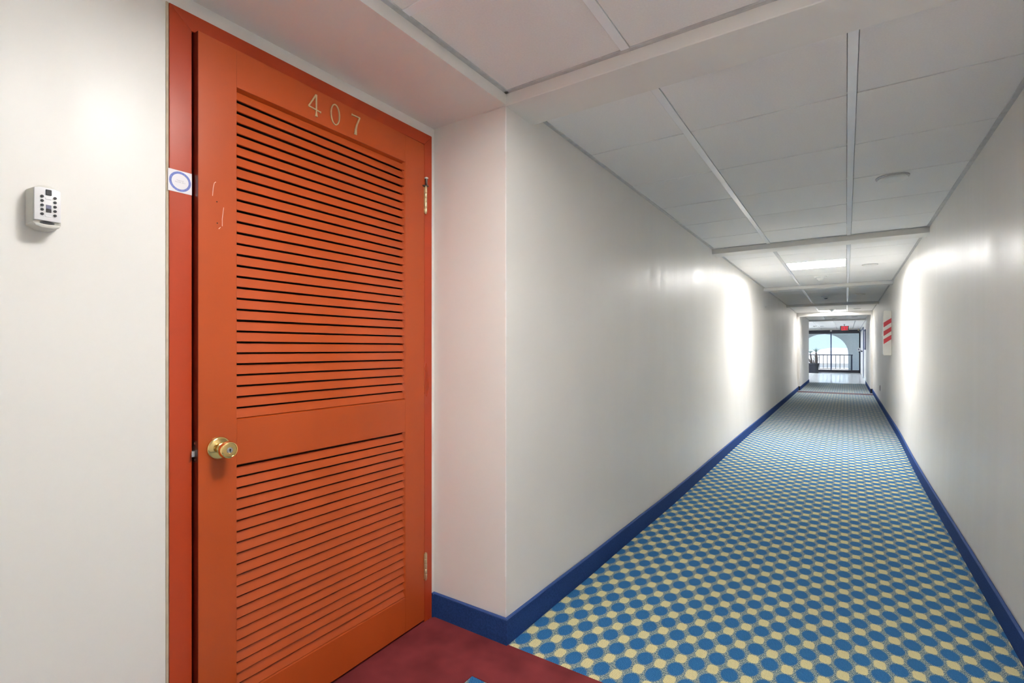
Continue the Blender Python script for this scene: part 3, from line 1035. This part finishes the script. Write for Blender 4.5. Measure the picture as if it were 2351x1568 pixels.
def glyph(name, boxes_, x0):
    mb = MB()
    for b in boxes_:
        if not isinstance(b[0], tuple):
            mb.prism([(x0 + b[0], b[2]), (x0 + b[1], b[2]), (x0 + b[1], b[3]), (x0 + b[0], b[3])], -0.004, 0.001, lambda p, q, a: (p, a, q))
        else:
            mb.prism([(x0 + p, q) for p, q in b], -0.004, 0.001, lambda p, q, a: (p, a, q))
    put('letter', mb.mesh('letter'), 'red_glow', ex)['label'] = 'glowing red letter ' + name


s = 0.018
z0, z1 = 0.028, 0.178
glyph('E', [(0, s, z0, z1), (s, 0.055, z1 - s, z1), (s, 0.048, 0.094, 0.112), (s, 0.055, z0, z0 + s)], -0.105)
glyph('X', [[(0, z0), (0.02, z0), (0.062, z1), (0.042, z1)], [(0.042, z0), (0.062, z0), (0.02, z1), (0, z1)]], -0.042)
glyph('I', [(0, s, z0, z1)], 0.032)
glyph('T', [(0, 0.062, z1 - s, z1), (0.022, 0.040, z0, z1 - s)], 0.062)

# ------------------------------------------------------------------ lobby window wall
win = struct(empty('window_1', (-1.0, Y_WIN, 0)), 'wide dark-framed glass window wall at the end of the lobby', 'window')
WOFF = Vector((-1.0, Y_WIN, 0))


def wput(name, material, *boxes, bev=0.002):
    mb = MB()
    for b in boxes:
        mb.box(*b)
    o = put(name, mb.mesh(name, bev, 1), material, win)
    o.location = -WOFF
    return o


wput('head_frame', 'dark_frame', (-5.15, 0.585, Y_WIN - 0.02, Y_WIN + 0.10, 1.972, 2.152))
wput('bottom_rail', 'dark_frame', (-5.15, 0.565, Y_WIN - 0.02, Y_WIN + 0.08, 0.0, 0.122))
wput('jamb', 'dark_frame', (0.528, 0.585, Y_WIN - 0.02, Y_WIN + 0.08, 0.0, 1.975))
MUL = [-0.649, -1.95, -3.25, -4.55]
for x in MUL:
    wput('mullion', 'blue_frame', (x - 0.024, x + 0.024, Y_WIN - 0.015, Y_WIN + 0.08, 0.12, 1.975))
xs = [0.530] + [x for x in MUL] + [-5.15]
for a, b in zip(xs, xs[1:]):
    wput('glass_pane', 'glass', (b + 0.02, a - 0.02, Y_WIN + 0.03, Y_WIN + 0.036, 0.115, 1.98), bev=0)
wput('closer_arm', 'white_plastic', (-0.69, -0.61, Y_WIN - 0.06, Y_WIN - 0.01, 2.08, 2.14))

# lobby side wall pieces
d2 = struct(empty('door_2', (0.585, 27.4, 0)), 'pale lobby side door in a dark blue frame', 'door')
put('frame', MB().box(-0.02, 0.004, -2.75, -2.45, 0, 2.08).box(-0.02, 0.004, 2.0, 2.1, 0, 2.08).box(-0.02, 0.004, -2.45, 2.0, 2.0, 2.08).mesh('frame', 0.002, 1), 'blue_frame', d2)
put('door_leaf', MB().box(-0.012, 0.002, -2.45, 2.0, 0.01, 2.0).mesh('door_leaf', 0.002, 1), 'white_plastic', d2)
put('push_bar', MB().box(-0.055, -0.030, -1.5, 1.2, 1.06, 1.12).box(-0.032, -0.01, -1.5, -1.42, 1.06, 1.12).box(-0.032, -0.01, 1.12, 1.2, 1.06, 1.12).mesh('push_bar', 0.004, 1), 'dark_frame', d2)
nb = empty('notice_board', (0.585, 22.7, 1.53))
tag(nb, 'dark framed notice board on lobby side wall', 'notice board')
put('frame', MB().box(-0.03, 0, -0.62, -0.56, -0.37, 0.37).box(-0.03, 0, 0.56, 0.62, -0.37, 0.37).box(-0.03, 0, -0.56, 0.56, 0.32, 0.37).box(-0.03, 0, -0.56, 0.56, -0.37, -0.32).mesh('frame', 0.002, 1), 'blue_frame', nb)
put('board', MB().box(-0.016, 0, -0.56, 0.56, -0.32, 0.32).mesh('board'), 'paper', nb)
ab = empty('alarm_box', (0.57, 30.0, 1.14))
tag(ab, 'small white alarm box beside the window jamb', 'alarm box')
put('body', MB().box(-0.12, 0.012, -0.05, 0.05, -0.07, 0.10).mesh('body', 0.01, 2), 'white_plastic', ab)
put('keypad', MB().box(-0.09, -0.03, -0.054, -0.05, -0.02, 0.06).mesh('keypad', 0.001, 1), 'screen_grey', ab)
put('pull', MB().box(-0.06, -0.03, -0.03, 0.03, -0.14, -0.07).mesh('pull', 0.004, 1), 'dark_frame', ab)
el = empty('emergency_light', (0.575, 29.6, 2.05))
tag(el, 'small two-headed emergency light high in the lobby corner', 'emergency light')
put('body', MB().box(-0.05, 0.008, -0.12, 0.12, -0.05, 0.05).mesh('body', 0.006, 2), 'exit_housing', el)
for y in (-0.09, 0.09):
    put('lamp_head', MB().lathe([(0.02, 0.0), (0.045, -0.04), (0.048, -0.06), (0.001, -0.06)], (-0.05, y, 0.07), 'x', 16).mesh('lamp_head', smooth=True), 'old_brass', el)

# added ceiling lamps, out of view on the open side, brightening the lobby
ceiling_light(-2.37 + 0.02, -1.71 - 0.02, 23.2, 23.85, 'lobby', 'added ceiling panel, out of view, brightening the lobby from its open side')
ceiling_light(-2.37 + 0.02, -1.71 - 0.02, 27.2, 27.85, 'lobby', 'lit square ceiling panel in the open side of the lobby by the window')

# ------------------------------------------------------------------ potted plant
PX, PY = -1.347, 28.8
pt = empty('potted_plant', (PX, PY, 0))
tag(pt, 'potted desert plant with bare thick trunks before the window', 'potted plant')
put('pot', MB().lathe([(0.175, 0.0), (0.19, 0.012), (0.195, 0.03), (0.190, 0.04), (0.235, 0.44), (0.215, 0.44), (0.205, 0.36)], seg=36).mesh('pot', smooth=True), 'pot', pt)
put('rim', MB().lathe([(0.234, 0.435), (0.258, 0.445), (0.260, 0.480), (0.240, 0.483), (0.222, 0.470)], seg=36).mesh('rim', smooth=True), 'pot', pt)
put('saucer', MB().lathe([(0.19, 0.0), (0.215, 0.004), (0.218, 0.03), (0.20, 0.032)], seg=36).mesh('saucer', smooth=True), 'pot', pt)
put('soil', MB().lathe([(0.216, 0.38), (0.222, 0.43), (0.12, 0.445), (0.001, 0.448)], seg=24).mesh('soil', smooth=True), 'soil', pt)
t1 = put('trunk', MB().tube([(0.10, 0, 0.42), (0.115, 0, 0.52), (0.118, 0, 0.70), (0.112, 0, 0.86), (0.108, 0, 0.96), (0.11, 0, 1.04)], [0.066, 0.064, 0.060, 0.052, 0.036, 0.020], 14).mesh('trunk', smooth=True), 'trunk', pt)
t2 = put('trunk', MB().tube([(-0.05, 0.03, 0.42), (-0.085, 0.03, 0.60), (-0.115, 0.03, 0.78), (-0.135, 0.03, 0.92), (-0.14, 0.03, 1.0)], [0.042, 0.036, 0.028, 0.019, 0.013], 12).mesh('trunk', smooth=True), 'trunk', pt)
t3 = put('trunk', MB().tube([(-0.04, -0.02, 0.42), (-0.11, -0.03, 0.53), (-0.18, -0.03, 0.63), (-0.235, -0.04, 0.70)], [0.05, 0.046, 0.042, 0.040], 12).mesh('trunk', smooth=True), 'trunk', pt)
t4 = put('trunk', MB().tube([(0.02, 0.05, 0.42), (0.005, 0.05, 0.56), (-0.02, 0.05, 0.64)], [0.032, 0.028, 0.018], 10).mesh('trunk', smooth=True), 'trunk', pt)


def strap_leaf(base, tip, w, sag, parent):
    b, e = Vector(base), Vector(tip)
    d = e - b
    side = d.cross(Vector((0.3, 1, 0.2))).normalized()
    mb = MB()
    n = 6
    for i in range(n + 1):
        s = i / n
        c = b + d * s + Vector((0, 0, sag * 4 * s * (1 - s)))
        ww = w * (0.55 + 1.5 * s * (1 - s)) * (1 - s ** 4) + 0.0006
        th = Vector((0, 0.0025, 0))
        mb.v += [tuple(c + side * ww + th), tuple(c - th), tuple(c - side * ww + th), tuple(c + th * 2.2)]
    for i in range(n):
        for k in range(4):
            k2 = (k + 1) % 4
            mb.f.append((i * 4 + k, i * 4 + k2, i * 4 + 4 + k2, i * 4 + 4 + k))
    mb.f.append((0, 1, 2, 3))
    mb.f.append((n * 4, n * 4 + 1, n * 4 + 2, n * 4 + 3))
    put('leaf', mb.mesh('leaf', smooth=True), 'leaf', parent)


for k in range(9):
    a = -1.0 + 2.0 * k / 8
    strap_leaf((0.11, 0, 1.02), (0.11 + 0.17 * a, 0.06 * math.sin(k * 2.3), 1.30 - 0.10 * abs(a) - 0.05 * (k % 2)), 0.012, 0.015, pt)
for k in range(7):
    a = -1.0 + 2.0 * k / 6
    strap_leaf((-0.14, 0.03, 0.98), (-0.14 + 0.17 * a, 0.03 + 0.06 * math.sin(k * 1.9), 1.09 - 0.03 * abs(a) + 0.03 * (k % 2)), 0.014, 0.03, pt)
for (b_, e_) in (((0.06, -0.02, 0.78), (0.01, -0.1, 0.96)), ((0.17, -0.02, 0.74), (0.27, -0.05, 0.80)), ((0.16, -0.02, 0.70), (0.25, -0.06, 0.67)), ((0.02, 0.03, 0.60), (0.03, 0.0, 0.80)),
                 ((0.03, 0.03, 0.60), (-0.03, 0.0, 0.84)), ((0.17, 0.0, 0.60), (0.23, -0.05, 0.62))):
    strap_leaf(b_, e_, 0.010, 0.012, pt)

# ------------------------------------------------------------------ outside: balcony, arch, railing, town
sbox('balcony_floor', 'concrete', 'concrete balcony floor outside the lobby window', 'balcony', (-7, 4, Y_WIN + 0.1, 33.4, -0.25, -0.01))
sbox('balcony_roof', 'stucco', 'balcony roof slab outside the lobby window', 'roof', (-7, 4, Y_WIN + 0.1, 33.4, 2.6, 2.8))
aw = MB()
ya, yb = 33.0, 33.3


def arch_z(x, cx):
    s = abs(x - cx) / 1.15
    return None if s >= 1 else 0.90 + 1.12 * math.sqrt(max(0, 1 - s ** 2.15))


cuts = [-7.0]
for cx in (-4.06, -1.06):
    cuts += [cx + 1.15 * math.sin(math.pi / 2 * (-1 + 2 * i / 36)) for i in range(37)]
cuts += [4.0]
for a, b in zip(cuts, cuts[1:]):
    mid = (a + b) / 2
    inside = None
    for cx in (-4.06, -1.06):
        if abs(mid - cx) < 1.15:
            inside = cx
    if inside is None:
        aw.box(a, b, ya, yb, -1.0, 4.0)
    else:
        za = arch_z(a, inside) or 0.90
        zb = arch_z(b, inside) or 0.90
        aw.prism([(a, za), (b, zb), (b, 4.0), (a, 4.0)], ya, yb, lambda p, q, c: (p, c, q))
struct(put('wall_arch', aw.mesh('wall_arch'), 'stucco'), 'white stucco balcony wall with a round arched opening', 'wall')

rl = empty('balcony_railing', (-1.0, 32.0, 0))
tag(rl, 'thin dark iron balcony railing outside the lobby window', 'railing')
put('handrail', MB().box(-3.5, 1.29, -0.03, 0.03, 0.845, 0.89).mesh('handrail', 0.004, 1), 'rail_iron', rl)
put('lower_rail', MB().box(-3.5, 1.27, -0.012, 0.012, 0.10, 0.125).mesh('lower_rail', 0.002, 1), 'rail_iron', rl)
put('post', MB().box(1.20, 1.27, -0.03, 0.03, -0.01, 0.86).mesh('post', 0.004, 1), 'rail_iron', rl)
bm_ = MB().box(-0.013, 0.013, -0.013, 0.013, 0.0, 0.745).mesh('baluster')
bm_.materials.append(MATS['rail_iron'])
for k in range(24):
    put('baluster', bm_, None, rl, (0.905 - 0.189 * k, 0, 0.118))

sbox('ground', 'ground', 'sunlit pale ground of the town below', 'ground', (-500, 500, 36, 900, -9.5, -9.0))


def house(x, y, w, d, h, rh, label):
    e = tag(empty('house', (x, y, -9.0)), label, 'house', 'pale houses of the town')
    put('walls', MB().box(-w / 2, w / 2, -d / 2, d / 2, 0, h).mesh('walls'), 'far_wall', e)
    put('roof', MB().prism([(-w / 2 - 0.6, h), (w / 2 + 0.6, h), (w / 2 + 0.6, h + 0.3), (0, h + rh), (-w / 2 - 0.6, h + 0.3)], -d / 2 - 0.6, d / 2 + 0.6, lambda p, q, a: (p, a, q)).mesh('roof'), 'far_roof', e)
    wm = MB().box(-0.6, 0.6, -0.05, 0.05, -0.7, 0.7).mesh('window')
    wm.materials.append(MATS['glass'])
    wm.materials.clear()
    wm.materials.append(MATS['screen_grey'])
    k = 0
    while k * 3.2 < w - 3:
        put('window', wm, None, e, (-w / 2 + 2 + 3.2 * k, -d / 2 - 0.03, h * 0.62))
        k += 1


house(-3.2, 120, 13, 10, 7.4, 2.6, 'wide pale gabled house seen beyond the railing, centre of the arch')
house(-13.5, 138, 12, 9, 7.6, 2.2, 'pale gabled house behind the potted plant')
house(8.5, 150, 10, 9, 8.4, 2.0, 'pale gabled house beside the arch edge')
house(-24, 125, 14, 10, 6.5, 2.5, 'pale gabled house farther off past the potted plant')
hm = MB()
N = 60
for i in range(N + 1):
    x = -420 + 840 * i / N
    hz = 4.2 + 1.0 * math.sin(i * 1.55) + 0.8 * math.sin(i * 2.37 + 1) + 0.4 * math.sin(i * 5.1)
    hm.v += [(x, 560, -9.2), (x, 610, -9 + max(2, hz + 6)), (x, 720, -9.2)]
for i in range(N):
    for k in range(2):
        hm.f.append((i * 3 + k, i * 3 + k + 1, i * 3 + 4 + k, i * 3 + 3 + k))
struct(put('hill_ridge', hm.mesh('hill_ridge', smooth=True), 'far_hill'), 'low hazy hill ridge on the horizon', 'hills')
